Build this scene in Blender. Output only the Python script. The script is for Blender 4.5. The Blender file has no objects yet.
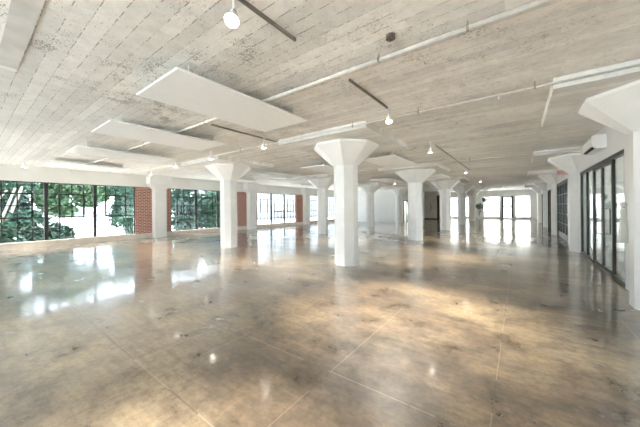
import bpy, bmesh, math, random
from mathutils import Vector, Matrix
random.seed(7)
PI = math.pi
sc = bpy.context.scene
COL = sc.collection

# ------------------------------------------------------------------ helpers
def link(o, parent=None):
    COL.objects.link(o)
    if parent: o.parent = parent
    return o

def obj(name, bm, m, parent=None, smooth=False):
    me = bpy.data.meshes.new(name)
    bmesh.ops.recalc_face_normals(bm, faces=bm.faces[:])
    bm.to_mesh(me); bm.free()
    me.materials.append(m)
    if smooth:
        for p in me.polygons: p.use_smooth = True
    return link(bpy.data.objects.new(name, me), parent)

def tag(o, label, cat, group=None, kind=None):
    o['label'] = label; o['category'] = cat
    if group: o['group'] = group
    if kind: o['kind'] = kind
    return o

def thing(name, label, cat, loc=(0, 0, 0), rz=0, group=None):
    o = bpy.data.objects.new(name, None); COL.objects.link(o)
    o.location = loc; o.rotation_euler = (0, 0, rz); o.empty_display_size = .1
    return tag(o, label, cat, group)

def struct(name, bm, m):
    o = obj(name, bm, m); o['kind'] = 'structure'; return o

def struct_empty(name, loc=(0, 0, 0)):
    o = bpy.data.objects.new(name, None); COL.objects.link(o); o.location = loc
    o['kind'] = 'structure'; o.empty_display_size = .1
    return o

def dup(root, loc, rz=None, label=None, group=None):
    r = root.copy(); COL.objects.link(r); r.location = loc
    if rz is not None: r.rotation_euler = (0, 0, rz)
    if label: r['label'] = label
    if group: r['group'] = group
    for ch in list(root.children):
        c = ch.copy(); COL.objects.link(c); c.parent = r
        for g in list(ch.children):
            d = g.copy(); COL.objects.link(d); d.parent = c
    return r

def box(bm, x0, x1, y0, y1, z0, z1):
    v = [bm.verts.new(p) for p in ((x0,y0,z0),(x1,y0,z0),(x1,y1,z0),(x0,y1,z0),(x0,y0,z1),(x1,y0,z1),(x1,y1,z1),(x0,y1,z1))]
    for f in ((3,2,1,0),(4,5,6,7),(0,1,5,4),(1,2,6,5),(2,3,7,6),(3,0,4,7)):
        bm.faces.new([v[i] for i in f])

def bxs(*bs):
    bm = bmesh.new()
    for b in bs: box(bm, *b)
    return bm

def loft(bm, rings, caps=True):
    vs = [[bm.verts.new(p) for p in r] for r in rings]
    n = len(rings[0])
    for a, b in zip(vs, vs[1:]):
        for i in range(n):
            bm.faces.new((a[i], a[(i+1) % n], b[(i+1) % n], b[i]))
    if caps:
        bm.faces.new(vs[0][::-1]); bm.faces.new(vs[-1])

def octa(w, z, n=8, off=PI/8):
    r = w/2/math.cos(PI/n)
    return [(r*math.cos(off+i*2*PI/n), r*math.sin(off+i*2*PI/n), z) for i in range(n)]

def circ(c, r, axis, n=14):
    axis = Vector(axis).normalized()
    u = axis.orthogonal().normalized(); w = axis.cross(u); c = Vector(c)
    return [c + u*r*math.cos(2*PI*i/n) + w*r*math.sin(2*PI*i/n) for i in range(n)]

def tube(bm, pts, rad, n=10):
    pts = [Vector(p) for p in pts]
    if not hasattr(rad, '__len__'): rad = [rad]*len(pts)
    rings = []; u = None
    for i, p in enumerate(pts):
        d = (pts[min(i+1, len(pts)-1)] - pts[max(i-1, 0)]).normalized()
        if u is None: u = d.orthogonal().normalized()
        else: u = (u - d*u.dot(d)).normalized()
        w = d.cross(u)
        rings.append([p + (u*math.cos(2*PI*k/n) + w*math.sin(2*PI*k/n))*rad[i] for k in range(n)])
    loft(bm, rings)

def bevel(bm, w, seg=2):
    bmesh.ops.bevel(bm, geom=bm.edges[:], offset=w, segments=seg, affect='EDGES', profile=.5)
    return bm

# ------------------------------------------------------------------ materials
class NT:
    def __init__(s, name):
        s.m = bpy.data.materials.new(name); s.m.use_nodes = True
        s.t = s.m.node_tree; s.b = s.t.nodes['Principled BSDF']; s.out = s.t.nodes['Material Output']
    def n(s, typ, **kw):
        nd = s.t.nodes.new(typ)
        for k, v in kw.items():
            if k in nd.inputs: 
                nd.inputs[k].default_value = v
            else: setattr(nd, k, v)
        return nd
    def l(s, a, b): s.t.links.new(a, b)
    def math(s, op, a, b=None, c=None):
        nd = s.t.nodes.new('ShaderNodeMath'); nd.operation = op
        for i, v in enumerate((a, b, c)):
            if v is None: continue
            if isinstance(v, (int, float)): nd.inputs[i].default_value = v
            else: s.l(v, nd.inputs[i])
        return nd.outputs[0]
    def ramp(s, fac, stops):
        nd = s.t.nodes.new('ShaderNodeValToRGB'); e = nd.color_ramp.elements
        while len(e) < len(stops): e.new(.5)
        for i, (p, c) in enumerate(stops):
            e[i].position = p; e[i].color = (*c, 1) if len(c) == 3 else c
        s.l(fac, nd.inputs[0]); return nd.outputs[0]
    def mix(s, fac, a, b, mode='MIX'):
        nd = s.t.nodes.new('ShaderNodeMix'); nd.data_type = 'RGBA'; nd.blend_type = mode
        for i, v in ((0, fac), (6, a), (7, b)):
            if isinstance(v, (int, float)): nd.inputs[i].default_value = v
            elif isinstance(v, tuple): nd.inputs[i].default_value = (*v, 1)
            else: s.l(v, nd.inputs[i])
        return nd.outputs[2]
    def noise(s, vec, scale, detail=4, rough=.5):
        nd = s.n('ShaderNodeTexNoise'); nd.inputs['Scale'].default_value = scale
        nd.inputs['Detail'].default_value = detail; nd.inputs['Roughness'].default_value = rough
        s.l(vec, nd.inputs['Vector']); return nd.outputs['Fac']
    def bump(s, h, strength, dist):
        nd = s.n('ShaderNodeBump'); nd.inputs['Strength'].default_value = strength
        nd.inputs['Distance'].default_value = dist; s.l(h, nd.inputs['Height']); s.l(nd.outputs[0], s.b.inputs['Normal'])
    def coord(s):
        g = s.n('ShaderNodeNewGeometry'); return g.outputs['Position']

def plain(name, col, rough=.5, metal=0, var=.04, scale=6, bump=0):
    k = NT(name); p = k.n('ShaderNodeTexCoord').outputs['Object']
    f = k.noise(p, scale, 5)
    lo = tuple(c*(1-var*2) for c in col); hi = tuple(min(1, c*(1+var)) for c in col)
    k.l(k.ramp(f, [(.3, lo), (.7, hi)]), k.b.inputs['Base Color'])
    k.b.inputs['Roughness'].default_value = rough; k.b.inputs['Metallic'].default_value = metal
    if bump: k.bump(k.noise(p, scale*6, 3), bump, .01)
    return k.m

def emis(name, col, strength):
    k = NT(name); k.b.inputs['Base Color'].default_value = (*col, 1)
    k.b.inputs['Emission Color'].default_value = (*col, 1); k.b.inputs['Emission Strength'].default_value = strength
    return k.m

def glass_mat(name, tint=(.96, .98, .98), refl=.5):
    k = NT(name); t = k.t
    t.nodes.remove(k.b)
    tr = k.n('ShaderNodeBsdfTransparent'); tr.inputs[0].default_value = (*tint, 1)
    gl = k.n('ShaderNodeBsdfGlossy'); gl.inputs['Roughness'].default_value = .02
    fr = k.n('ShaderNodeFresnel'); fr.inputs['IOR'].default_value = 1.45
    f = k.math('MULTIPLY', fr.outputs[0], refl)
    mx = k.n('ShaderNodeMixShader'); k.l(f, mx.inputs[0]); k.l(tr.outputs[0], mx.inputs[1]); k.l(gl.outputs[0], mx.inputs[2])
    k.l(mx.outputs[0], k.out.inputs['Surface'])
    return k.m

def line_mask(k, v, pos, w):            # 1 on a line |v-pos|<w
    return k.math('LESS_THAN', k.math('ABSOLUTE', k.math('SUBTRACT', v, pos)), w)

def make_floor():
    k = NT('polished_concrete'); p = k.coord()
    sep = k.n('ShaderNodeSeparateXYZ'); k.l(p, sep.inputs[0]); X, Y = sep.outputs[0], sep.outputs[1]
    # slow clouding, warm sandy and darker brown
    warp = k.n('ShaderNodeMapping'); k.l(p, warp.inputs[0]); warp.inputs['Scale'].default_value = (.55, 1, 1)
    n1 = k.noise(warp.outputs[0], .38, 7, .62)
    n2 = k.noise(p, 2.2, 8, .68)
    n3 = k.noise(p, 14, 6, .7)
    st = k.n('ShaderNodeMapping'); k.l(p, st.inputs[0]); st.inputs['Scale'].default_value = (1.2, 9, 1); st.inputs['Rotation'].default_value = (0, 0, .2)
    n4 = k.noise(st.outputs[0], 1.6, 6, .7)
    c1 = k.ramp(n1, [(.38, (.085, .066, .049)), (.48, (.20, .152, .104)), (.60, (.40, .31, .20))])
    c2 = k.ramp(n2, [(.38, (.45, .42, .40)), (.52, (1, 1, 1)), (.66, (1.35, 1.28, 1.12))])
    c = k.mix(.8, c1, c2, 'MULTIPLY')
    c = k.mix(.5, c, k.ramp(n3, [(.36, (.45, .42, .40)), (.56, (1.08, 1.08, 1.06))]), 'MULTIPLY')
    c = k.mix(.5, c, k.ramp(n4, [(.35, (.55, .54, .53)), (.6, (1.1, 1.1, 1.1))]), 'MULTIPLY')
    # saw cuts
    wob = k.math('MULTIPLY', k.math('SUBTRACT', n2, .5), .012)
    Xw = k.math('ADD', X, wob); Yw = k.math('ADD', Y, wob)
    fx = k.math('ABSOLUTE', k.math('SUBTRACT', k.math('FRACT', k.math('ADD', k.math('DIVIDE', k.math('SUBTRACT', Xw, -.18), 1.305), .5)), .5))
    mx = k.math('LESS_THAN', fx, .0030)
    my = None
    for y, w in ((1.1, .007), (2.15, .005), (4.3, .005), (6.45, .005), (9.7, .006), (12.95, .006), (16.2, .006), (19.45, .006), (25.9, .006)):
        q = line_mask(k, Yw, y, w); my = q if my is None else k.math('MAXIMUM', my, q)
    dk = line_mask(k, Yw, 1.1, .012); dk = k.math('MULTIPLY', dk, k.math('LESS_THAN', X, -3.3))
    brk = k.math('GREATER_THAN', k.noise(p, 1.1, 3, .6), .45)
    light = k.math('MULTIPLY', k.math('MAXIMUM', mx, my), brk)
    dark = k.math('MAXIMUM', dk, k.math('MULTIPLY', k.math('MAXIMUM', mx, my), k.math('SUBTRACT', 1, brk)))
    c = k.mix(k.math('MULTIPLY', light, .28), c, (.62, .55, .44))
    c = k.mix(k.math('MULTIPLY', dark, .5), c, (.06, .05, .045))
    k.l(c, k.b.inputs['Base Color'])
    r = k.ramp(n2, [(.3, (.24,)*3), (.7, (.42,)*3)])
    k.l(r, k.b.inputs['Roughness'])
    k.b.inputs['IOR'].default_value = 1.7
    k.b.inputs['Coat Weight'].default_value = 1; k.l(k.ramp(k.noise(p, 1.3, 4, .6), [(.35, (.05,)*3), (.65, (.17,)*3)]), k.b.inputs['Coat Roughness']); k.b.inputs['Coat IOR'].default_value = 1.7
    wv = k.n('ShaderNodeMapping'); k.l(p, wv.inputs[0]); wv.inputs['Scale'].default_value = (1.0, 1.0, 1)
    h = k.noise(wv.outputs[0], 2.6, 4, .6)
    nd = k.n('ShaderNodeBump'); nd.inputs['Strength'].default_value = .11; nd.inputs['Distance'].default_value = .012
    k.l(h, nd.inputs['Height']); k.l(nd.outputs[0], k.b.inputs['Normal']); k.l(nd.outputs[0], k.b.inputs['Coat Normal'])
    return k.m

def make_ceiling(name, col=(.90, .875, .825), pits=1.0):
    k = NT(name); p = k.coord()
    sep = k.n('ShaderNodeSeparateXYZ'); k.l(p, sep.inputs[0]); X, Y = sep.outputs[0], sep.outputs[1]
    bw = .155
    fn = k.noise(p, 5, 4, .6)
    yy = k.math('DIVIDE', k.math('ADD', Y, k.math('MULTIPLY', k.math('SUBTRACT', fn, .5), .02)), bw)
    idx = k.math('FLOOR', yy); fr = k.math('ABSOLUTE', k.math('SUBTRACT', k.math('FRACT', yy), .5))
    seam = k.math('GREATER_THAN', fr, .468)
    wn = k.n('ShaderNodeTexWhiteNoise'); wn.noise_dimensions = '2D'
    cmb = k.n('ShaderNodeCombineXYZ'); k.l(idx, cmb.inputs[0])
    k.l(k.math('FLOOR', k.math('ADD', k.math('DIVIDE', X, 3.1), k.math('MULTIPLY', idx, .37))), cmb.inputs[1])
    k.l(cmb.outputs[0], wn.inputs['Vector'])
    tone = k.ramp(wn.outputs['Value'], [(0, tuple(c*.90 for c in col)), (1, tuple(min(1, c*1.06) for c in col))])
    big = k.noise(p, .5, 5, .6)
    tone = k.mix(.8, tone, k.ramp(big, [(.35, (.86, .86, .86)), (.6, (1.05, 1.05, 1.05))]), 'MULTIPLY')
    tone = k.mix(.5, tone, k.ramp(k.noise(p, 7, 6, .7), [(.35, (.82, .81, .79)), (.6, (1.05, 1.05, 1.05))]), 'MULTIPLY')
    # broken dark seams and pitted patches
    sn = k.math('GREATER_THAN', k.noise(p, 9, 5, .75), .49)
    region = k.noise(p, .42, 3, .55)
    seamd = k.math('MULTIPLY', seam, sn)
    seaml = k.math('MULTIPLY', seam, k.math('LESS_THAN', k.noise(p, 3, 3, .6), .44))
    st = k.n('ShaderNodeMapping'); k.l(p, st.inputs[0]); st.inputs['Scale'].default_value = (.5, 1.2, 1)
    pn = k.noise(st.outputs[0], 55, 5, .8)
    area = k.ramp(region, [(.38, (0,)*3), (.58, (1,)*3)])
    area2 = k.math('MULTIPLY', area, k.ramp(k.noise(p, 2.6, 4, .6), [(.42, (0,)*3), (.62, (1,)*3)]))
    near = k.ramp(k.math('DIVIDE', k.math('ADD', X, 16), 18), [(.35, (.35,)*3), (.62, (1,)*3), (.9, (.45,)*3)])
    seamd = k.math('MULTIPLY', seamd, k.ramp(k.math('DIVIDE', k.math('ADD', X, 16), 18), [(.80, (1,)*3), (.90, (.35,)*3)]))
    pit = k.math('GREATER_THAN', k.math('ADD', pn, k.math('MULTIPLY', k.math('MULTIPLY', area2, near), .19)), .645)
    c = k.mix(k.math('MULTIPLY', seamd, .62*pits), tone, (.16, .14, .12))
    c = k.mix(k.math('MULTIPLY', seaml, .55), c, (.80, .79, .75))
    c = k.mix(k.math('MULTIPLY', pit, .70*pits), c, (.17, .14, .11))
    k.l(c, k.b.inputs['Base Color'])
    k.b.inputs['Roughness'].default_value = .75
    h = k.math('SUBTRACT', k.math('MULTIPLY', k.noise(p, 12, 5, .7), .5), k.math('ADD', k.math('MULTIPLY', seam, .4), k.math('MULTIPLY', pit, .5)))
    k.bump(h, .5, .02)
    return k.m

def make_brick():
    k = NT('painted_red_brick'); p = k.coord()
    sep = k.n('ShaderNodeSeparateXYZ'); k.l(p, sep.inputs[0])
    cb = k.n('ShaderNodeCombineXYZ'); k.l(sep.outputs[1], cb.inputs[0]); k.l(sep.outputs[2], cb.inputs[1])
    b = k.n('ShaderNodeTexBrick'); k.l(cb.outputs[0], b.inputs['Vector'])
    b.inputs['Color1'].default_value = (.36, .125, .085, 1); b.inputs['Color2'].default_value = (.24, .085, .065, 1)
    b.inputs['Mortar'].default_value = (.62, .50, .43, 1); b.inputs['Scale'].default_value = 1
    b.inputs['Mortar Size'].default_value = .012; b.inputs['Brick Width'].default_value = .22; b.inputs['Row Height'].default_value = .085
    c = k.mix(.5, b.outputs['Color'], k.ramp(k.noise(p, 20, 4, .6), [(.35, (.7, .7, .7)), (.62, (1.35, 1.3, 1.3))]), 'MULTIPLY')
    k.l(c, k.b.inputs['Base Color']); k.b.inputs['Roughness'].default_value = .85
    k.bump(b.outputs['Fac'], .5, -.01)
    return k.m

def make_leaf(name, a, b):
    k = NT(name); p = k.coord()
    k.l(k.ramp(k.noise(p, 3.5, 5, .7), [(.35, a), (.65, b)]), k.b.inputs['Base Color'])
    k.b.inputs['Roughness'].default_value = .45
    return k.m

M = dict(
    floor=make_floor(), ceil=make_ceiling('board_formed_concrete'), drop=make_ceiling('painted_drop_panel', (.86, .85, .81), .45),
    wall=plain('wall_paint', (.86, .85, .81), .6, 0, .02, 1.5),
    white=plain('white_paint', (.85, .85, .84), .5, 0, .01, 2),
    column=plain('column_paint', (.86, .855, .83), .42, 0, .02, 3, .06),
    curb=plain('curb_paint', (.66, .61, .54), .5, 0, .05, 4),
    panel=plain('acoustic_panel', (.93, .93, .91), .85, 0, .01, 8),
    panel_edge=plain('panel_edge', (.88, .88, .86), .6),
    steel=plain('black_steel', (.028, .030, .030), .4, .2, .1),
    bronze=plain('bronze_frame', (.045, .042, .034), .35, .4, .1),
    pipe=plain('painted_pipe', (.78, .76, .71), .4, 0, .06, 12),
    track=plain('track_metal', (.30, .27, .23), .45, .3, .1),
    fixture=plain('fixture_white', (.82, .82, .80), .35),
    rust=plain('rusty_metal', (.22, .19, .16), .7, .3, .5, 60, .5),
    brick=make_brick(), glass=glass_mat('clear_glass'), glass2=glass_mat('door_glass', (.90, .93, .91), .8),
    darkdoor=plain('dark_brown_door', (.06, .047, .04), .85),
    beige=plain('beige_plaster', (.66, .61, .54), .7, 0, .05, 2),
    cloth=plain('white_cloth', (.74, .76, .70), .9, 0, .04, 20),
    navy=plain('dark_blue_fabric', (.02, .04, .09), .8),
    leafa=make_leaf('leaves_teal', (.008, .032, .022), (.05, .13, .075)),
    leafb=make_leaf('leaves_light', (.015, .05, .022), (.09, .18, .08)),
    leafc=make_leaf('leaves_dark', (.006, .02, .017), (.03, .08, .052)),
    bark=plain('pale_bark', (.42, .38, .33), .9, 0, .2, 9, .4),
    barkd=plain('dark_bark', (.10, .08, .065), .9, 0, .2, 9, .4),
    pave=plain('pale_pavement', (.66, .655, .63), .9, 0, .06, 2),
    bulb=emis('lamp_lens', (1, .93, .82), 14),
    red=plain('sign_red', (.75, .05, .05), .4), sign=plain('sign_face', (.82, .60, .57), .4),
    pot=plain('grey_green_pot', (.10, .13, .10), .5), soil=plain('soil', (.05, .035, .025), 1),
    roof=plain('grey_roof', (.20, .21, .23), .8), cream_wall=plain('cream_render', (.46, .44, .39), .8), grey_wall=plain('grey_render', (.30, .31, .32), .8), siding=plain('pale_siding', (.7, .7, .69), .8),
    slot=plain('vent_black', (.02, .02, .02), .6),
)

# ------------------------------------------------------------------ layout
CZ = 3.45          # slab
PB = 3.31          # underside of drop panels
XL, XR = -16.5, 1.62
YB, YE = -5.0, 39.3
YP = 26.3          # partition of the back room
BAYS = [6.79 + 6.5*k for k in range(-2, 4)]

struct('floor', bxs((XL-.3, 6.4, YB, YE+.3, -.25, 0)), M['floor'])
struct('ceiling', bxs((XL-.3, 6.4, YB, YE+.3, CZ, CZ+.25)), M['ceil'])

# ---- left wall: header, curb, solid strips; windows between brick piers
WT, WB = 2.80, .25
bm = bmesh.new()
box(bm, XL-.3, XL, YB, YP+.1, WT, CZ)
box(bm, XL-.3, XL, YB, YP+.1, 0, WB)
box(bm, XL-.3, XL, 25.3, YP+.1, WB, WT)
struct('wall_left', bm, M['wall'])
struct('baseboard_left', bxs((XL+.001, XL+.07, YB, YP, 0, .235)), M['curb'])

def steel_window(name, y0, y1, sections=3, x=XL-.12, first_wide=False, z0=WB, z1=WT, axis='Y', sashes=True):
    """multi-pane steel window in a plane x = const (axis Y) or y = const (axis X)"""
    w = struct_empty(name, (x, y0, z0) if axis == 'Y' else (y0, x, z0))
    def bx(bm, a0, a1, d0, d1, h0, h1):
        if axis == 'Y': box(bm, d0, d1, a0, a1, h0, h1)
        else: box(bm, a0, a1, d0, d1, h0, h1)
    L = y1-y0; H = z1-z0; sw = L/sections
    bm = bmesh.new()
    bx(bm, 0, L, -.04, .04, 0, .05); bx(bm, 0, L, -.04, .04, H-.05, H)
    bx(bm, 0, .05, -.04, .04, .05, H-.05); bx(bm, L-.05, L, -.04, .04, .05, H-.05)
    obj('window_frame', bm, M['steel'], w)
    for s in range(1, sections):
        bm = bmesh.new(); bx(bm, s*sw-.06, s*sw+.06, -.06, .05, .05, H-.05)
        obj('mullion', bm, M['steel'], w)
    bm = bmesh.new()
    for s in range(sections):
        for c in (1, 2, 3):
            a = s*sw + c*sw/4; bx(bm, a-.02, a+.02, -.015, .015, .05, H-.05)
    for r in (1, 2, 3, 4):
        h = H*r/5; bx(bm, .05, L-.05, -.016, .016, h-.02, h+.02)
    obj('glazing_bars', bm, M['steel'], w)
    if sashes:
        for s in range(sections):
            c0 = 0 if (first_wide and s == 0) else 1
            a0 = s*sw + c0*sw/4 + (.04 if c0 == 0 else 0); a1 = s*sw + 3*sw/4; h0 = H*2/5; h1 = H*4/5
            bm = bmesh.new()
            bx(bm, a0-.035, a0+.035, -.01, .035, h0, h1); bx(bm, a1-.035, a1+.035, -.01, .035, h0, h1)
            bx(bm, a0, a1, -.01, .034, h0-.035, h0+.035); bx(bm, a0, a1, -.01, .034, h1-.035, h1+.035)
            obj('sash', bm, M['steel'], w)
    bm = bmesh.new(); bx(bm, .03, L-.03, -.004, .004, .03, H-.03)
    obj('glass', bm, M['glass'], w)
    return w

def portal(loc, rot, sx, sy):
    l = bpy.data.lights.new('window_portal', 'AREA'); l.shape = 'RECTANGLE'; l.size = sx; l.size_y = sy
    l.cycles.is_portal = True
    o = bpy.data.objects.new('window_portal', l); COL.objects.link(o); o.location = loc; o.rotation_euler = rot

wn = 1
edges = []
for k, yc in enumerate(BAYS):
    # window that ends at the brick of this bay, starts after the brick before
    y1 = yc-1.16; y0 = yc-6.5+.68
    if k == 0: continue
    if k == 1: y0 = YB
    if k == 2: y0 = .58
    if k == len(BAYS)-1: y1 = 25.3
    edges.append((y0, y1))
for i, (y0, y1) in enumerate(edges):
    n = 3
    steel_window('window_%d' % wn, y0, y1, n, first_wide=(i == 1))
    portal((XL-.2, (y0+y1)/2, (WT+WB)/2), (0, -PI/2, 0), WT-WB, y1-y0); wn += 1
    bm = bxs((XL-.06, XL+.10, y0, y1, WB-.02, WB+.02))
    o = struct('trim_%d' % (i+1), bm, M['curb'])

BL = {1: 'red brick pier left of the big leafy window, mostly outside the photo',
      2: 'widest red brick pier in view, right of the large window full of trees',
      3: 'red brick pier seen just right of the nearest column in the window-side row',
      4: 'faint pinkish brick pier right of the bright white window'}
for k, L in BL.items():
    y0, y1 = BAYS[k]-1.16, BAYS[k]+.68
    if k == 1: y1 = .58
    tag(obj('brick_pier', bxs((XL-.28, XL+.005, y0, y1, WB, WT-.001)), M['brick']), L, 'brick pier', 'brick piers between the left windows')

# ------------------------------------------------------------------ columns
def column_parts(root, w=.62, cap=1.70, panel=2.62, top=3.31, zf=2.74, half=False):
    def cut(bm):
        if half:
            bmesh.ops.bisect_plane(bm, geom=bm.verts[:]+bm.edges[:]+bm.faces[:], plane_co=(-.101, 0, 0), plane_no=(1, 0, 0), clear_outer=True)
            bmesh.ops.holes_fill(bm, edges=[e for e in bm.edges if e.is_boundary], sides=0)
        return bm
    bm = bmesh.new(); loft(bm, [octa(w, 0), octa(w, zf+.002)])
    obj('shaft', cut(bm), M['column'], root)
    bm = bmesh.new(); loft(bm, [octa(w, zf), octa(cap, top-.05), octa(cap, top)])
    obj('capital', cut(bm), M['column'], root)
    obj('drop_panel', bxs((-panel/2, -.101 if half else panel/2, -1.14 if half else -panel/2, panel/2, top, CZ)), M['drop'], root)

X1, X2 = -4.04, -9.64
spots1 = [(-3.92, 6.5), (X1, 13.2), (X1, 19.75), (X1, 26.25), (X1, 32.75)]
lab1 = ['largest, nearest white octagonal column with flared capital in the centre',
        'white octagonal column second nearest in the central row, right of the largest one',
        'white flared column third in the central row of columns',
        'white flared column fourth in the central row, before the far windows',
        'farthest white flared column of the central row, beside the potted plant']
c0 = thing('concrete_column', lab1[0], 'column', (spots1[0][0], spots1[0][1], 0), 0, 'columns of the central row')
column_parts(c0)
for (x, y), L in zip(spots1[1:], lab1[1:]): dup(c0, (x, y, 0), None, L, 'columns of the central row')
lab2 = ['white octagonal column standing left of centre, nearest in the window-side row',
        'white column just left of the largest column, second in the window-side row',
        'small white column standing before the plain white partition',
        'white column at the right end of the white partition']
for y, L in zip((6.65, 13.25, 19.75, 26.25), lab2):
    dup(c0, (X2, y, 0), None, L, 'columns of the window-side row')
labR = ['white pier cropped by the right edge of the photo, beside the glass doors',
        'white pier between the bronze glass doors and the black gridded doors',
        'white pier beyond the black gridded doors on the right wall',
        'white pier between the two dark brown doors on the right wall',
        'farthest white pier on the right wall, beside the end windows']
cR = thing('concrete_pier', labR[0], 'column', (1.72, 6.3, 0), 0, 'piers along the right wall')
column_parts(cR, top=3.29, zf=2.72, half=True)
for i, L in enumerate(labR[1:]): dup(cR, (1.72, 12.8+6.5*i, 0), None, L, 'piers along the right wall')
# wall pilasters (left)
labW = ['cream wall column with small capital in front of the widest brick pier',
        'cream wall column between the leafy windows and the bright white window',
        'pinkish cream wall column before the farthest left-hand window']
first = None
for i, yc in enumerate(BAYS[1:4]):
    yc = [6.72, 13.2, 19.72][i]
    if first is None:
        first = thing('wall_column', labW[0], 'column', (XL+.02, yc, 0), 0, 'wall columns along the left windows')
        bm = bxs((0, .42, -.30, .30, 0, 2.70)); obj('shaft', bm, M['column'], first)
        bm = bmesh.new()
        loft(bm, [[(0,-.30,2.695),(.42,-.30,2.695),(.42,.30,2.695),(0,.30,2.695)], [(0,-.58,2.98),(.50,-.58,2.98),(.50,.58,2.98),(0,.58,2.98)],
                  [(0,-.58,CZ),(.50,-.58,CZ),(.50,.58,CZ),(0,.58,CZ)]])
        obj('capital', bm, M['column'], first)
    else: dup(first, (XL+.02, yc, 0), None, labW[i])

# ------------------------------------------------------------------ back room partition and side wall
struct('wall_partition', bxs((XL-.3, -9.7, YP, YP+.15, 0, CZ)), M['white'])
struct('baseboard_partition', bxs((XL, -9.9, YP-.02, YP, 0, .12)), M['white'])
bm = bmesh.new()
box(bm, -9.8, -9.65, YP+.15, 27.5, 0, CZ); box(bm, -9.8, -9.65, 29.4, 35.2, 0, CZ); box(bm, -9.8, -9.65, 27.5, 29.4, 2.3, CZ)
struct('wall_inner', bm, M['wall'])
d = struct_empty('door_3', (-9.7, 27.5, 0))
obj('door_frame', bxs((-.1, .1, 0, .12, 0, 2.3), (-.1, .1, 1.78, 1.9, 0, 2.3), (-.1, .1, .12, 1.78, 2.2, 2.3)), M['steel'], d)
obj('door_leaf', bxs((-.03, .03, .95, 1.05, .0, 2.2), (-.03, .03, 1.05, 1.78, 0, .12), (-.03, .03, 1.05, 1.78, 2.1, 2.2)), M['steel'], d)
obj('glass', bxs((-.004, .004, 1.04, 1.79, .1, 2.12)), M['glass2'], d)
# back room shell (seen only through the glass door)
struct('wall_room_end', bxs((XL-.3, -9.7, 31.2, 31.35, 0, CZ)), M['white'])

# beige screen wall near the end
struct('wall_screen', bxs((-9.65, -7.95, 35.2, 35.35, 0, CZ)), M['beige'])
struct('baseboard_screen', bxs((-9.65, -7.95, 35.15, 35.2, 0, .12)), M['steel'])
o = obj('dark_post', bxs((-8.12, -7.85, 35.08, 35.2, .02, 2.95)), M['darkdoor'])
tag(o, 'tall dark post standing at the right end of the beige screen wall', 'post')
bm = bmesh.new()
tube(bm, [(-9.0, 35.17, 1.0), (-8.92, 35.16, 1.3), (-8.82, 35.17, 1.6), (-8.95, 35.16, 1.9), (-9.08, 35.17, 2.15)], [.02, .03, .03, .02, .01], 6)
tube(bm, [(-8.82, 35.16, 1.6), (-8.72, 35.15, 1.35), (-8.78, 35.16, 1.15)], [.03, .02, .01], 6)
tube(bm, [(-8.95, 35.16, 1.9), (-8.75, 35.15, 2.1)], [.02, .01], 6)
tag(obj('branch_decoration', bm, M['barkd'], None, True), 'thin dark curved branch decoration hung on the beige screen wall', 'wall decoration')

# ------------------------------------------------------------------ end wall
bm = bmesh.new()
ops = [(-7.4, -4.5), (-3.6, -1.9), (-1.72, -.55), (-.36, 1.05)]
box(bm, -9.8, 6.4, YE, YE+.3, 2.75, CZ)
px = -9.8
for a, b in ops:
    box(bm, px, a, YE, YE+.3, 0, 2.75); px = b
box(bm, px, 6.4, YE, YE+.3, 0, 2.75)
for i, (a, b) in enumerate(ops):
    if i != 2: box(bm, a, b, YE, YE+.3, 0, .22)
struct('wall_end', bm, M['wall'])
struct('wall_end_side', bxs((-9.8, -9.65, 35.35, YE, 0, CZ)), M['wall'])
for i, (a, b) in enumerate(ops):
    if i == 2: continue
    w = struct_empty('window_%d' % wn, (a, YE+.12, .22)); wn += 1
    L = b-a; H = 2.53
    obj('window_frame', bxs((0, .05, -.03, .03, 0, H), (L-.05, L, -.03, .03, 0, H), (.05, L-.05, -.03, .03, 0, .05), (.05, L-.05, -.03, .03, H-.05, H)), M['white'], w)
    c = L/2
    obj('sash', bxs((c-.45, c-.41, -.03, .03, 1.0, 1.95), (c+.41, c+.45, -.03, .03, 1.0, 1.95), (c-.41, c+.41, -.03, .03, 1.0, 1.04), (c-.41, c+.41, -.03, .03, 1.91, 1.95), (c-.015, c+.015, -.02, .02, 1.04, 1.91)), M['bronze'] if i == 3 else M['curb'], w)
    obj('glazing_bars', bxs((.05, L-.05, -.015, .015, 1.45, 1.475), (L*.25, L*.25+.02, -.015, .015, .05, H-.05), (L*.75, L*.75+.02, -.015, .015, .05, H-.05)), M['curb'], w)
    obj('glass', bxs((.02, L-.02, -.004, .004, .02, H-.02)), M['glass'], w)
a, b = ops[2]; L = b-a
d = struct_empty('door_4', (a, YE+.1, 0))
obj('door_frame', bxs((0, .22, -.1, .1, 0, 2.75), (L-.22, L, -.1, .1, 0, 2.75), (.22, L-.22, -.1, .1, 2.6, 2.75), (.22, L-.22, -.1, .1, 0, .12), (.22, L-.22, -.05, .05, 1.43, 1.55)), M['steel'], d)
obj('glass', bxs((.1, L-.1, -.004, .004, .05, 2.66)), M['glass'], d)
for a, b in ops: portal(((a+b)/2, YE+.2, 1.5), (-PI/2, 0, 0), b-a, 2.5)
struct('baseboard_end', bxs((-9.6, 1.6, YE-.03, YE, 0, .14)), M['curb'])

# ------------------------------------------------------------------ right wall
GT = 2.68
bm = bmesh.new()
def rw(y0, y1, z0=0, z1=CZ): box(bm, XR, XR+.14, y0, y1, z0, z1)
rw(YB, -3.6); rw(-3.6, -.3, 2.68); rw(-.3, .9); rw(.9, 5.3, 2.68); rw(5.3, 7.60); rw(7.60, 12.36, GT); rw(12.36, 15.05); rw(15.05, 19.0, 2.72)
rw(19.0, 21.3); rw(21.3, 24.3, 2.6); rw(24.3, 27.6); rw(27.6, 30.6, 2.6); rw(30.6, YE)
struct('wall_right', bm, M['white'])

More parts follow.
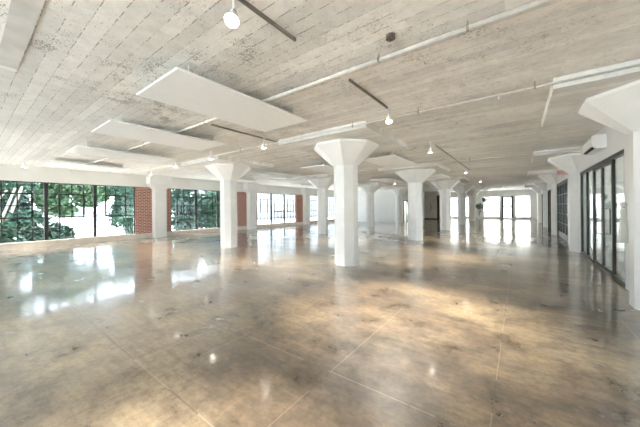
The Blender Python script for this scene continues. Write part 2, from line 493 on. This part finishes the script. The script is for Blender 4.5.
# bronze glazed front: fixed lights + pair of doors
posts = [7.66, 8.60, 9.52, 10.48, 11.40, 12.30]
w = struct_empty('window_%d' % wn, (XR+.05, 0, 0)); wn += 1
obj('window_frame', bxs((-.04, .04, 7.60, 12.36, GT-.08, GT), (-.04, .04, 7.60, 8.60, 0, .08), (-.04, .04, 10.48, 12.36, 0, .08)), M['bronze'], w)
for y, t in zip(posts, (.06, .05, 0, .05, .05, .06)):
    if t: obj('post', bxs((-.03, .03, y-t*.8, y+t*.8, 0, GT-.08)), M['bronze'], w)
for y0, y1 in ((7.72, 8.55), (10.53, 11.35), (11.45, 12.24)):
    obj('glass', bxs((-.004, .004, y0-.01, y1+.01, .07, GT-.07)), M['glass2'], w)
d = struct_empty('door_1', (XR+.05, 9.54, 0))
for s in (-1, 1):
    lf = obj('door_leaf', bxs((-.022, .022, *sorted((s*.01, s*.075)), .02, GT-.09), (-.022, .022, *sorted((s*.85, s*.885)), .02, GT-.09),
             (-.022, .022, *sorted((s*.075, s*.85)), .02, .10), (-.022, .022, *sorted((s*.075, s*.85)), GT-.16, GT-.09)), M['bronze'], d)
    obj('glass', bxs((-.004, .004, *sorted((s*.07, s*.86)), .09, GT-.15)), M['glass2'], lf)
    bm = bmesh.new()
    tube(bm, [(-.035, s*.05, .88), (-.13, s*.05, .88), (-.13, s*.05, 1.5), (-.035, s*.05, 1.5)], .012, 8)
    tube(bm, [(.035, s*.05, .88), (.13, s*.05, .88), (.13, s*.05, 1.5), (.035, s*.05, 1.5)], .012, 8)
    obj('pull_handle', bm, M['steel'], lf)
struct('baseboard_right', bxs((XR-.02, XR-.001, 12.4, 15.0, 0, .1), (XR-.02, XR-.001, 19.05, 21.25, 0, .1), (XR-.02, XR-.001, 24.35, 27.55, 0, .1)), M['white'])

# black gridded steel doors
d = struct_empty('door_2', (XR+.05, 15.05, 0)); L = 3.95; H = 2.72
obj('door_frame', bxs((-.05, .05, 0, .07, 0, H), (-.05, .05, L-.07, L, 0, H), (-.05, .05, .07, L-.07, H-.07, H)), M['steel'], d)
for i in range(4):
    y0 = .07 + i*(L-.14)/4; y1 = .07 + (i+1)*(L-.14)/4
    bars = [(-.03, .03, y0+.005, y0+.06, .02, H-.08), (-.03, .03, y1-.06, y1-.005, .02, H-.08), (-.03, .03, y0+.06, y1-.06, .02, .28), (-.03, .03, y0+.06, y1-.06, H-.14, H-.08)]
    ym = (y0+y1)/2; bars.append((-.015, .015, ym-.012, ym+.012, .28, H-.14))
    for r in range(1, 5):
        h = .28 + r*(H-.42)/5; bars.append((-.015, .0151, y0+.06, y1-.06, h-.012, h+.012))
    lf = obj('door_leaf', bxs(*bars), M['steel'], d)
    obj('glass', bxs((-.004, .004, y0+.05, y1-.05, .25, H-.12)), M['glass2'], lf)
    if i in (1, 2):
        yh = y1-.09 if i == 1 else y0+.09
        bm = bmesh.new(); tube(bm, [(-.03, yh, .95), (-.09, yh, .95), (-.09, yh, 1.25), (-.03, yh, 1.25)], .011, 8)
        obj('pull_handle', bm, M['steel'], lf)
for i, y0 in enumerate((21.3, 27.6)):
    d = struct_empty('door_%d' % (5+i), (XR+.021, y0, 0))
    obj('door_frame', bxs((-.05, .08, 0, .08, 0, 2.6), (-.05, .08, 2.92, 3.0, 0, 2.6), (-.05, .08, .08, 2.92, 2.5, 2.6)), M['darkdoor'], d)
    for j in (0, 1):
        lf = obj('door_leaf', bxs((-.02, .03, .085+j*1.42, 1.49+j*1.42, .01, 2.49)), M['darkdoor'], d)
        bm = bmesh.new(); tube(bm, [(-.02, 1.4+j*.2, .95), (-.07, 1.4+j*.2, .95), (-.07, 1.4+j*.2, 1.2), (-.02, 1.4+j*.2, 1.2)], .01, 8)
        obj('pull_handle', bm, M['steel'], lf)

# rooms behind the right wall
struct('wall_side_room', bxs((6.1, 6.25, YB, 6.4, 0, CZ), (6.1, 6.25, 6.4, 20, 0, .5), (6.1, 6.25, 6.4, 20, 3.2, CZ), (6.1, 6.25, 20, YE, 0, CZ), (6.1, 6.25, 10, 10.6, .5, 3.2), (6.1, 6.25, 14, 15, .5, 3.2)), M['beige'])
struct('wall_side_divider', bxs((1.76, 6.1, 13.6, 13.75, 0, CZ), (1.76, 6.1, 19.9, 20.05, 0, CZ)), M['wall'])
portal((6.2, 13.2, 1.85), (0, PI/2, 0), 2.7, 13.6)

# ---- wall behind the camera, mostly windows
struct('wall_back', bxs((XL-.3, 6.4, YB-.3, YB, 0, .5), (XL-.3, 6.4, YB-.3, YB, 3.0, CZ), (XL-.3, -15.6, YB-.3, YB, .5, 3.0), (-10.5, -9.5, YB-.3, YB, .5, 3.0), (-4.6, -3.6, YB-.3, YB, .5, 3.0), (1.2, 6.4, YB-.3, YB, .5, 3.0)), M['wall'])
for a, b in ((-15.6, -10.5), (-9.5, -4.6), (-3.6, 1.2)):
    portal(((a+b)/2, YB-.2, 1.75), (PI/2, 0, 0), b-a, 2.5)
    steel_window('window_%d' % wn, a, b, 3, x=YB-.15, z0=.5, z1=3.0, axis='X'); wn += 1

# ------------------------------------------------------------------ hung acoustic panels
PX = [-3.86, -6.75, -9.9, -13.75]
col_word = ['nearest the camera-side column row', 'second from the camera', 'third from the camera', 'closest to the windows']
def make_panel(label):
    t = thing('acoustic_panel', label, 'ceiling panel', (0, 0, 0), 0, 'white panels hung under the ceiling')
    obj('board', bevel(bxs((-.61, .61, -1.22, 1.22, -.03, 0)), .003, 1), M['panel'], t)
    for sx in (-.45, .45):
        for sy in (-1.0, 1.0):
            bm = bmesh.new(); tube(bm, [(sx, sy, -.002), (sx, sy, .16)], .008, 8)
            obj('hanger', bm, M['fixture'], t)
    return t
plab = {}
rowname = ['in the nearest bay', 'in the second bay', 'in the third bay', 'in the fourth bay']
PL = {(0,0): 'largest white rectangular panel hung under the ceiling at upper left',
      (1,0): 'white ceiling panel second largest, left of and beyond the largest one',
      (2,0): 'thin looking white ceiling panel above the leafy windows, third of the near four',
      (3,0): 'white ceiling panel closest to the near left windows, fourth of the near four',
      (0,1): 'white ceiling panel between the largest column and the next column to its right',
      (1,1): 'white ceiling panel seen just left of the largest column below its capital',
      (2,1): 'white ceiling panel right of the left-of-centre column, above the bright window',
      (3,1): 'white ceiling panel behind the left-of-centre column, nearest the windows',
      (0,2): 'white ceiling panel just beyond the second central column',
      (1,2): 'white ceiling panel in front of the white partition, under the more distant ceiling',
      (2,2): 'distant white ceiling panel left of the largest column, third bay',
      (3,2): 'distant white ceiling panel beside the farthest left-hand window',
      (0,3): 'smallest white ceiling panel, beyond the third central column',
      (1,3): 'distant white ceiling panel above the dark framed door'}
p0 = None
for k, y in enumerate((2.77, 9.65, 16.15, 22.6)):
    for i, x in enumerate(PX):
        if (i, k) not in PL: continue
        loc = (x, y + (.15 if i else 0) + (.15 if i > 1 else 0), 3.29)
        if p0 is None: p0 = make_panel(PL[(i, k)]); p0.location = loc
        else: dup(p0, loc, None, PL[(i, k)])

# ------------------------------------------------------------------ pipes
def pipe(y, z, r, label, x0=XL, x1=XR, brackets=(), heads=()):
    t = thing('sprinkler_pipe', label, 'pipe', (0, y, z))
    bm = bmesh.new(); tube(bm, [(x0, 0, 0), (x1, 0, 0)], r, 12)
    obj('pipe', bm, M['pipe'], t, True)
    for x in brackets:
        bm = bmesh.new(); loft(bm, [circ((x-.012, 0, 0), r+.008, (1, 0, 0)), circ((x+.012, 0, 0), r+.008, (1, 0, 0))])
        tube(bm, [(x, 0, r), (x, 0, CZ-z)], .006, 6)
        obj('bracket', bm, M['track'], t)
    for x in heads:
        bm = bmesh.new(); tube(bm, [(x, 0, -r), (x, 0, -r-.03)], .012, 8); loft(bm, [circ((x, 0, -r-.055), .02, (0, 0, 1)), circ((x, 0, -r-.058), .02, (0, 0, 1))])
        tube(bm, [(x, 0, -r-.03), (x+.015, 0, -r-.045), (x, 0, -r-.056)], .003, 6)
        obj('sprinkler_head', bm, M['pipe'], t)
    return t
pipe(3.04, 3.38, .026, 'thick white pipe crossing the near ceiling, passing above the largest panel', brackets=(-.4, -1.35, -5.2, -8.3, -11), heads=())
pipe(5.12, 3.36, .018, 'thin white pipe crossing the ceiling just in front of the largest column', brackets=(.2, -1.5, -2.9, -6.8), heads=(-.25, -2.4, -5.9))
pipe(11.6, 3.36, .018, 'thin white pipe crossing the ceiling before the second central column', brackets=(-1.5, -6.8), heads=(-1.8,))

# ------------------------------------------------------------------ track lights
def track(x, y0, y1, label):
    o = obj('light_track', bxs((x-.011, x+.011, y0, y1, CZ-.035, CZ+.0005)), M['track'])
    tag(o, label, 'light track'); return o
track(-1.95, .5, 2.2, 'dark thin light track at the top edge, right of the nearest spotlight')
track(-1.95, 3.36, 4.75, 'dark light track in mid ceiling between the two white pipes')
track(-2.0, 8.5, 15.5, 'long thin light track on the ceiling right of the central columns')
track(-5.4, 3.3, 5.6, 'light track under the ceiling beyond the end of the largest panel')

def lamp(label, loc, aim=(0, 0, -1), watts=60, scale=1, rz=0):
    t = thing('track_spotlight', label, 'spotlight', loc, rz, 'white spotlights under the ceiling')
    a = Vector(aim).normalized()
    drop = CZ-loc[2]
    obj('stem', bxs((-.022, .022, -.022, .022, drop-.03, drop)), M['fixture'], t)
    bm = bmesh.new(); tube(bm, [(0, 0, drop-.028), (0, 0, 0)], .010, 8); obj('arm', bm, M['fixture'], t)
    bm = bmesh.new(); o = Vector((0, 0, 0))
    rings = [circ(o-a*.05, .025, a, 18), circ(o-a*.02, .036, a, 18), circ(o+a*.03, .046, a, 18), circ(o+a*.09, .064, a, 18)]
    rings2 = [circ(o+a*.088, .058, a, 18)]
    loft(bm, rings+rings2)
    obj('lamp_head', bm, M['fixture'], t, False)
    bm = bmesh.new(); loft(bm, [circ(o+a*.089, .056, a, 18), circ(o+a*.098, .045, a, 18)])
    obj('lens', bm, M['bulb'], t)
    return t
def spot(t, loc, aim, watts, size=1.62):
    l = bpy.data.lights.new('spot_beam', 'SPOT'); l.energy = watts*2.6; l.spot_size = size; l.spot_blend = .85; l.shadow_soft_size = .12
    l.color = (1, .92, .80)
    o = bpy.data.objects.new('spot_beam', l); COL.objects.link(o); a = Vector(aim).normalized()
    o.parent = t; o.location = a*.12; o.rotation_euler = a.to_track_quat('-Z', 'Y').to_euler()
LAMPS = [((-1.97, 1.42, 3.27), (.30, -.42, -1), 170, 'nearest white track spotlight, glowing at the top edge of the photo'),
         ((-1.97, 4.86, 3.29), (.12, -.17, -1), 200, 'glowing white spotlight at the end of the mid ceiling track'),
         ((-2.05, 8.15, 3.25), (-.1, .2, -1), 170, 'white spotlight at the near end of the long track'),
         ((-5.4, 4.80, 3.27), (0, 0, -1), 130, 'glowing white spotlight left of the largest column capital'),
         ((-7.95, 4.83, 3.27), (0, 0, -1), 110, 'white spotlight just left of the left-of-centre column capital'),
         ((-10.4, 4.87, 3.27), (0, 0, -1), 100, 'white spotlight above the second leafy window'),
         ((-13.7, 5.3, 3.27), (0, 0, -1), 100, 'white spotlight above the widest brick pier'),
         ((-14.5, 1.42, 3.27), (0, 0, -1), 90, 'white spotlight high at the far left above the big leafy window'),
         ((-2.05, 14.5, 3.27), (0, 0, -1), 150, 'distant white spotlight beyond the second central column'),
         ((-2.05, 20.6, 3.27), (0, 0, -1), 150, 'distant white spotlight beyond the third central column'),
         ((-1.2, 30.5, 3.27), (0, 0, -1), 150, 'tiny glowing spotlight in front of the far glazed door'),
         ((-6.9, 11.5, 3.27), (0, 0, -1), 150, 'added white fill spotlight in the second bay left of the largest column'),  # spotlight added as fill, with a pool on the floor below
         ((-6.9, 18.0, 3.27), (0, 0, -1), 150, 'added distant white fill spotlight in front of the white partition')]  # another added spotlight, fills the deeper bay and its floor
protos = {}
for loc, aim, wts, lab in LAMPS:
    t = protos.get(aim)
    if t is None: t = lamp(lab, loc, aim); protos[aim] = t; src = t
    else: t = dup(t, loc, None, lab)
    protos.setdefault('all', []).append((t, loc, aim, wts))
for i, (t, loc, aim, wts) in enumerate(protos['all']): spot(t, loc, aim, wts*(1.25 if i in (1, 2) else 1), 1.25 if i < 3 else 1.5)

# round rusty ceiling box
t = thing('ceiling_box', 'round dark rusty metal box on the ceiling, upper middle', 'junction box', (-1.10, 2.78, CZ))
bm = bmesh.new(); loft(bm, [circ((0, 0, 0), .047, (0, 0, 1), 20), circ((0, 0, -.04), .047, (0, 0, 1), 20)]); obj('body', bm, M['rust'], t)
bm = bmesh.new(); loft(bm, [circ((0, 0, -.039), .052, (0, 0, 1), 20), circ((0, 0, -.048), .04, (0, 0, 1), 20)]); obj('cover', bm, M['rust'], t)
# smooth darker strip in ceiling formwork at upper left
struct('trim_9', bxs((-5.25, -3.2, .28, .46, CZ-.012, CZ+.002)), plain('grey_plaster', (.66, .64, .60), .8, 0, .1, 3))

# ------------------------------------------------------------------ air conditioner
t = thing('air_conditioner', 'white wall air conditioner above the bronze glass doors', 'air conditioner', (XR, 8.85, 2.92))
bm = bmesh.new()
prof = [(0, 0), (-.17, 0), (-.23, .06), (-.25, .14), (-.25, .27), (-.22, .31), (0, .31)]
loft(bm, [[(x, 0, z) for x, z in prof], [(x, 1.12, z) for x, z in prof]])
obj('body', bm, M['white'], t)
obj('outlet_slot', bxs((-.236, -.17, .10, 1.02, .012, .05)), M['slot'], t)
obj('louver', bxs((-.245, -.235, .10, 1.02, .055, .075)), M['white'], t)
obj('side_seam', bxs((-.252, -.248, .02, 1.10, .262, .268)), M['slot'], t)

# exit sign
t = thing('exit_sign', 'small reddish exit sign beyond the second right pier, above gridded doors', 'sign', (1.43, 14.6, 2.83))
obj('sign_panel', bevel(bxs((-.19, .15, -.02, .02, 0, .20)), .004, 1), M['sign'], t)
obj('mount', bxs((.15, .19, -.03, .03, .05, .15)), M['fixture'], t)
cu = bpy.data.curves.new('letters', 'FONT'); cu.body = 'EXIT'; cu.size = .15; cu.extrude = .002; cu.align_x = 'CENTER'; cu.align_y = 'CENTER'
tmp = bpy.data.objects.new('tmp', cu); COL.objects.link(tmp)
dg = bpy.context.evaluated_depsgraph_get(); me = bpy.data.meshes.new_from_object(tmp.evaluated_get(dg)); bpy.data.objects.remove(tmp)
me.materials.clear(); me.materials.append(M['red'])
le = bpy.data.objects.new('letters', me); link(le, t); le.location = (-.02, -.0225, .10); le.rotation_euler = (PI/2, 0, 0)
t = thing('emergency_light', 'small white twin-head emergency light left of the exit sign', 'emergency light', (XR-.02, 15.9, 2.85))
obj('housing', bevel(bxs((-.10, .02, -.15, .15, 0, .12)), .01, 2), M['fixture'], t)
for s in (-1, 1):
    bm = bmesh.new(); loft(bm, [circ((-.10, s*.09, .14), .05, (-1, 0, -.2)), circ((-.16, s*.09, .13), .06, (-1, 0, -.2))]); obj('lamp_head', bm, M['fixture'], t)

# hanging garment on end post of the glass front
t = thing('hanging_garment', 'white sleeveless garment hanging from the end post beside the right pier', 'garment', (XR-.085, 7.27, .90))
u = Vector((.75, .66, 0))     # lies across the line of sight
v = Vector((-.66, .75, 0))
def gring(z, w, d, rip=0):
    n = 28; r = []
    for i in range(n):
        a = 2*PI*i/n; k = 1 + rip*math.cos(7*a)
        r.append(u*(w*k*math.cos(a)) + v*(d*k*math.sin(a)) + Vector((0, 0, z)))
    return r
bm = bmesh.new()
loft(bm, [gring(0, .095, .05, .14), gring(.12, .088, .045, .12), gring(.30, .07, .036, .08), gring(.44, .056, .03, .04), gring(.55, .066, .03), gring(.60, .064, .026), gring(.64, .03, .018)])
obj('dress', bm, M['cloth'], t, True)
bm = bmesh.new()
tube(bm, [u*-.06+Vector((0, 0, .63)), Vector((0, 0, .66)), u*.06+Vector((0, 0, .63))], .006, 8)
tube(bm, [(0, 0, .66), (0, 0, .70), (u.x*.02, u.y*.02, .73), (u.x*.03, u.y*.03, .705)], .004, 8)
obj('hanger', bm, M['track'], t)
bm = bmesh.new(); loft(bm, [gring(.655, .028, .026), gring(.68, .045, .04), gring(.71, .05, .045), gring(.74, .04, .036), gring(.757, .015, .015)])
obj('hood', bm, M['cloth'], t, True)

# ------------------------------------------------------------------ plants at the end
def leaves(bm, c, rad, n, size, seed, flat=1.0):
    rnd = random.Random(seed); c = Vector(c)
    for _ in range(n):
        d = Vector((rnd.gauss(0, 1), rnd.gauss(0, 1), rnd.gauss(0, 1))).normalized()
        r = rnd.random()**.45
        p = c + Vector((d.x*rad[0], d.y*rad[1], d.z*rad[2]))*r
        a = Vector((rnd.gauss(0, 1), rnd.gauss(0, 1), rnd.gauss(0, .6))).normalized(); b = a.orthogonal().normalized()
        b = (b*math.cos(rnd.random()*6) + a.cross(b)*math.sin(rnd.random()*6)).normalized(); nrm = a.cross(b)
        s = size*(.6+.8*rnd.random())
        v = [bm.verts.new(p+q) for q in (-a*s, b*s*.38+nrm*s*.1, a*s, -b*s*.38+nrm*s*.1)]
        bm.faces.new((v[0], v[1], v[2])); bm.faces.new((v[0], v[2], v[3]))
t = thing('potted_plant', 'tall leafy potted plant left of the far bright window', 'plant', (-3.95, 38.2, 0))
bm = bmesh.new(); loft(bm, [octa(.32, 0, 16), octa(.44, .38, 16), octa(.46, .40, 16), octa(.38, .40, 16), octa(.36, .33, 16)]); obj('pot', bm, M['fixture'], t)
bm = bmesh.new()
for a in (0, 2.1, 4.2): tube(bm, [(0, 0, .3), (.06*math.cos(a), .06*math.sin(a), .9), (.2*math.cos(a), .2*math.sin(a), 1.6)], [.02, .015, .008], 6)
obj('stem', bm, M['barkd'], t)
bm = bmesh.new(); leaves(bm, (0, 0, 1.55), (.42, .42, .36), 260, .11, 3); leaves(bm, (.05, 0, .85), (.25, .25, .35), 40, .08, 4); obj('foliage', bm, M['leafb'], t)
t = thing('hanging_basket', 'grey-green hanging plant basket beside the top of the far bright window', 'hanging planter', (-3.35, 37.8, 2.05))
bm = bmesh.new(); loft(bm, [octa(.16, 0, 16), octa(.42, .14, 16), octa(.54, .36, 16), octa(.46, .36, 16), octa(.36, .2, 16)]); obj('bowl', bm, M['pot'], t)
bm = bmesh.new()
for a in range(3): tube(bm, [(.25*math.cos(a*2.1), .25*math.sin(a*2.1), .35), (0, 0, 1.0)], .006, 6)
tube(bm, [(0, 0, 1.0), (0, 0, CZ-2.05)], .006, 6); obj('chain', bm, M['track'], t)
bm = bmesh.new(); leaves(bm, (0, 0, .42), (.3, .3, .16), 120, .08, 9); obj('foliage', bm, M['leafa'], t)

# ------------------------------------------------------------------ outdoors
struct('ground', bxs((-120, XL-.3, -60, 120, -.6, -.4), (XL-.3, 60, YE+.3, 120, -.6, -.4), (6.4, 60, -60, YE+.3, -.6, -.4), (XL-.3, 6.4, -60, YB-.3, -.6, -.4)), M['pave'])
def tree(name, label, base, crowns, mat, trunk, seed, bark='barkd', size=.17, dens=1700, limbs=True):
    t = thing(name, label, 'tree' if name != 'garden_shrub' else 'shrub', base, 0, 'trees and shrubs outside the left windows')
    bm = bmesh.new()
    for c, r, n in crowns:
        leaves(bm, c, r, int(n*dens/1000), size, seed); seed += 1
    obj('foliage', bm, M[mat], t)
    bm = bmesh.new()
    for pts, r in trunk: tube(bm, pts, r, 8)
    obj('trunk', bm, M[bark], t)
    return t
Z = -.4
tree('leafy_tree', 'leafy tree with pale leaning limbs outside the far left window pane', (-20.5, 1.2, Z),
     [((-.4, -.1, 3.5), (1.0, 1.6, .8), 1500), ((0, -1.1, 2.2), (1.1, 1.1, .9), 1300), ((.4, .9, 1.1), (.7, .9, .9), 900), ((.1, -.3, .5), (.8, 1.2, .7), 900)], 'leafa',
     [([(0, 0, 0), (.1, .2, 1.4), (.3, .7, 3.2)], [.10, .08, .05]), ([(0, .3, .2), (.3, .0, 1.5), (.5, .45, 3.1)], [.07, .06, .04]), ([(0, -.3, 0), (.3, -.5, 1.8), (.2, .2, 3.0)], [.08, .06, .04])], 11, 'bark')
tree('leafy_tree', 'overhanging green tree seen at the top of the second window section', (-22.0, 3.4, Z),
     [((0, .6, 3.6), (1.1, 1.7, .75), 2000), ((.1, -.2, 2.7), (.8, .8, .8), 1000), ((0, 2.0, 3.1), (.7, .6, .7), 700), ((0, .3, 2.0), (.6, .7, .5), 350), ((-.6, 1.6, 2.6), (.5, .8, .5), 350)], 'leafb',
     [([(0, -.9, 0), (0, -.7, 1.6), (0, 0, 3.2)], [.11, .09, .06])], 23)
tree('leafy_tree', 'dark green tree outside at the right side of the big window', (-21.6, 7.1, Z),
     [((0, 0, 2.4), (.9, 1.0, 1.2), 1900), ((0, .3, 1.0), (.9, .8, .9), 1100), ((0, -.5, 3.4), (.8, 1.0, .6), 800), ((.2, -.8, 1.6), (.6, .6, .8), 350)], 'leafa',
     [([(0, 0, 0), (.1, 0, 1.6), (0, .2, 3.0)], [.10, .08, .05])], 37)
tree('leafy_tree', 'dense dark tree filling the left of the second window', (-20.6, 10.2, Z),
     [((0, 0, 2.6), (1.0, 1.5, 1.3), 2600), ((0, .4, 1.0), (.9, 1.4, .9), 1500)], 'leafc',
     [([(0, 0, 0), (.1, .1, 1.5), (0, 0, 3.0)], [.12, .09, .05])], 41)
tree('leafy_tree', 'dense green tree filling the middle of the second window', (-21.4, 13.4, Z),
     [((0, 0, 2.5), (1.0, 1.5, 1.3), 2400), ((0, 0, 1.0), (.9, 1.5, .9), 1400), ((-.6, -1.5, 1.9), (.8, 1.0, 1.7), 1600)], 'leafa',
     [([(0, 0, 0), (.1, .1, 1.5), (0, 0, 3.0)], [.12, .09, .05])], 53)
tree('leafy_tree', 'green tree at the right edge of the second window', (-22.6, 16.4, Z),
     [((0, 0, 2.5), (1.0, 1.4, 1.4), 1900), ((0, 0, 1.0), (.9, 1.3, .9), 900)], 'leafb',
     [([(0, 0, 0), (.1, .1, 1.5), (0, 0, 3.0)], [.12, .09, .05])], 67)
tree('garden_shrub', 'low dark shrub outside under the first window section', (-18.6, 2.6, Z),
     [((0, 0, .75), (.6, 1.0, .55), 1100)], 'leafc', [([(0, 0, 0), (0, .1, .7)], [.05, .03])], 71)
t = thing('added_building', 'pale cream building added outside the far end wall to dim its windows', 'building', (-14, 52, -.4))  # added building, lowers the light through the end windows so the sashes show
obj('wall', bxs((0, 30, 0, 12, 0, 9)), M['cream_wall'], t)
obj('roof', bxs((-.3, 30.3, -.3, 12.3, 9, 9.3)), M['roof'], t)
for q in range(4): obj('window', bxs((3+q*6.6, 5.6+q*6.6, -.03, .02, 4.6, 7)), M['siding'], t)
t = thing('added_building', 'pale grey building added outside the bright left windows to cut their glare', 'building', (-34, 24, -.4))  # added building, darkens the view outside so the left glazing bars read
obj('wall', bxs((-8, 0, 0, 40, 0, 9)), M['grey_wall'], t)
obj('roof', bxs((-8.3, .3, -.3, 40.3, 9, 9.3)), M['roof'], t)
for q in range(6): obj('window', bxs((-.02, .03, 2+q*6.2, 5+q*6.2, 1.6, 4)), M['siding'], t)
tree('leafy_tree', 'bushy dark tree behind the pale limbs at the far left', (-24.5, 1.5, Z),
     [((0, 0, 2.3), (.9, 1.3, 1.2), 1500), ((0, -.2, 1.0), (.8, 1.2, .8), 800)], 'leafc',
     [([(0, 0, 0), (.1, .1, 1.5), (0, 0, 2.8)], [.12, .09, .05])], 83)
t = thing('house', 'distant pale house with grey gabled roof beyond the trees', 'house', (-58, 9.5, -.4))
obj('wall', bxs((-3, 3, -4, 4, 0, 1.2)), M['siding'], t)
for s in (-2, 2):
    bm = bmesh.new(); loft(bm, [[(3.2, s-2.2, 1.15), (3.2, s+2.2, 1.15), (3.2, s, 2.3)], [(-3.2, s-2.2, 1.15), (-3.2, s+2.2, 1.15), (-3.2, s, 2.3)]]); obj('roof', bm, M['roof'], t)

# ------------------------------------------------------------------ light
w = bpy.data.worlds.new('sky'); sc.world = w; w.use_nodes = True
nt = w.node_tree; bg = nt.nodes['Background']
tc = nt.nodes.new('ShaderNodeTexCoord'); sp = nt.nodes.new('ShaderNodeSeparateXYZ'); rp = nt.nodes.new('ShaderNodeValToRGB')
nt.links.new(tc.outputs['Generated'], sp.inputs[0]); nt.links.new(sp.outputs[2], rp.inputs[0]); nt.links.new(rp.outputs[0], bg.inputs['Color'])
rp.color_ramp.elements[0].color = (.80, .90, 1, 1); rp.color_ramp.elements[1].color = (.62, .78, 1, 1)
bg.inputs['Strength'].default_value = 4.0
sc.cycles.max_bounces = 10; sc.cycles.diffuse_bounces = 6; sc.cycles.transparent_max_bounces = 16
sc.cycles.sample_clamp_indirect = 8

sl = bpy.data.lights.new('sun', 'SUN'); sl.energy = 21; sl.angle = .01; sl.color = (1, .98, .95)
so = bpy.data.objects.new('sun', sl); COL.objects.link(so); so.rotation_euler = Vector((.30, .12, -1)).to_track_quat('-Z', 'Y').to_euler()
# ------------------------------------------------------------------ camera
F = 268.0; yaw = math.radians(36.62); th = .009
fwd = Vector((-math.sin(yaw), math.cos(yaw), 0)); right = Vector((math.cos(yaw), math.sin(yaw), 0)); up = Vector((0, 0, 1))
r2 = right*math.cos(th) - up*math.sin(th); u2 = up*math.cos(th) + right*math.sin(th)
cam = bpy.data.cameras.new('camera'); co = bpy.data.objects.new('camera', cam); COL.objects.link(co)
cam.sensor_width = 36; cam.lens = F/640*36; cam.shift_y = -(213.5-207.4)/640; cam.clip_start = .05; cam.clip_end = 300
m = Matrix((r2, u2, -fwd)).transposed().to_4x4(); m.translation = Vector((0, 0, 1.6)); co.matrix_world = m
sc.camera = co
vs = sc.view_settings; vs.view_transform = 'Standard'; vs.look = 'None'; vs.gamma = 1; vs.exposure = 1.52; vs.use_curve_mapping = False
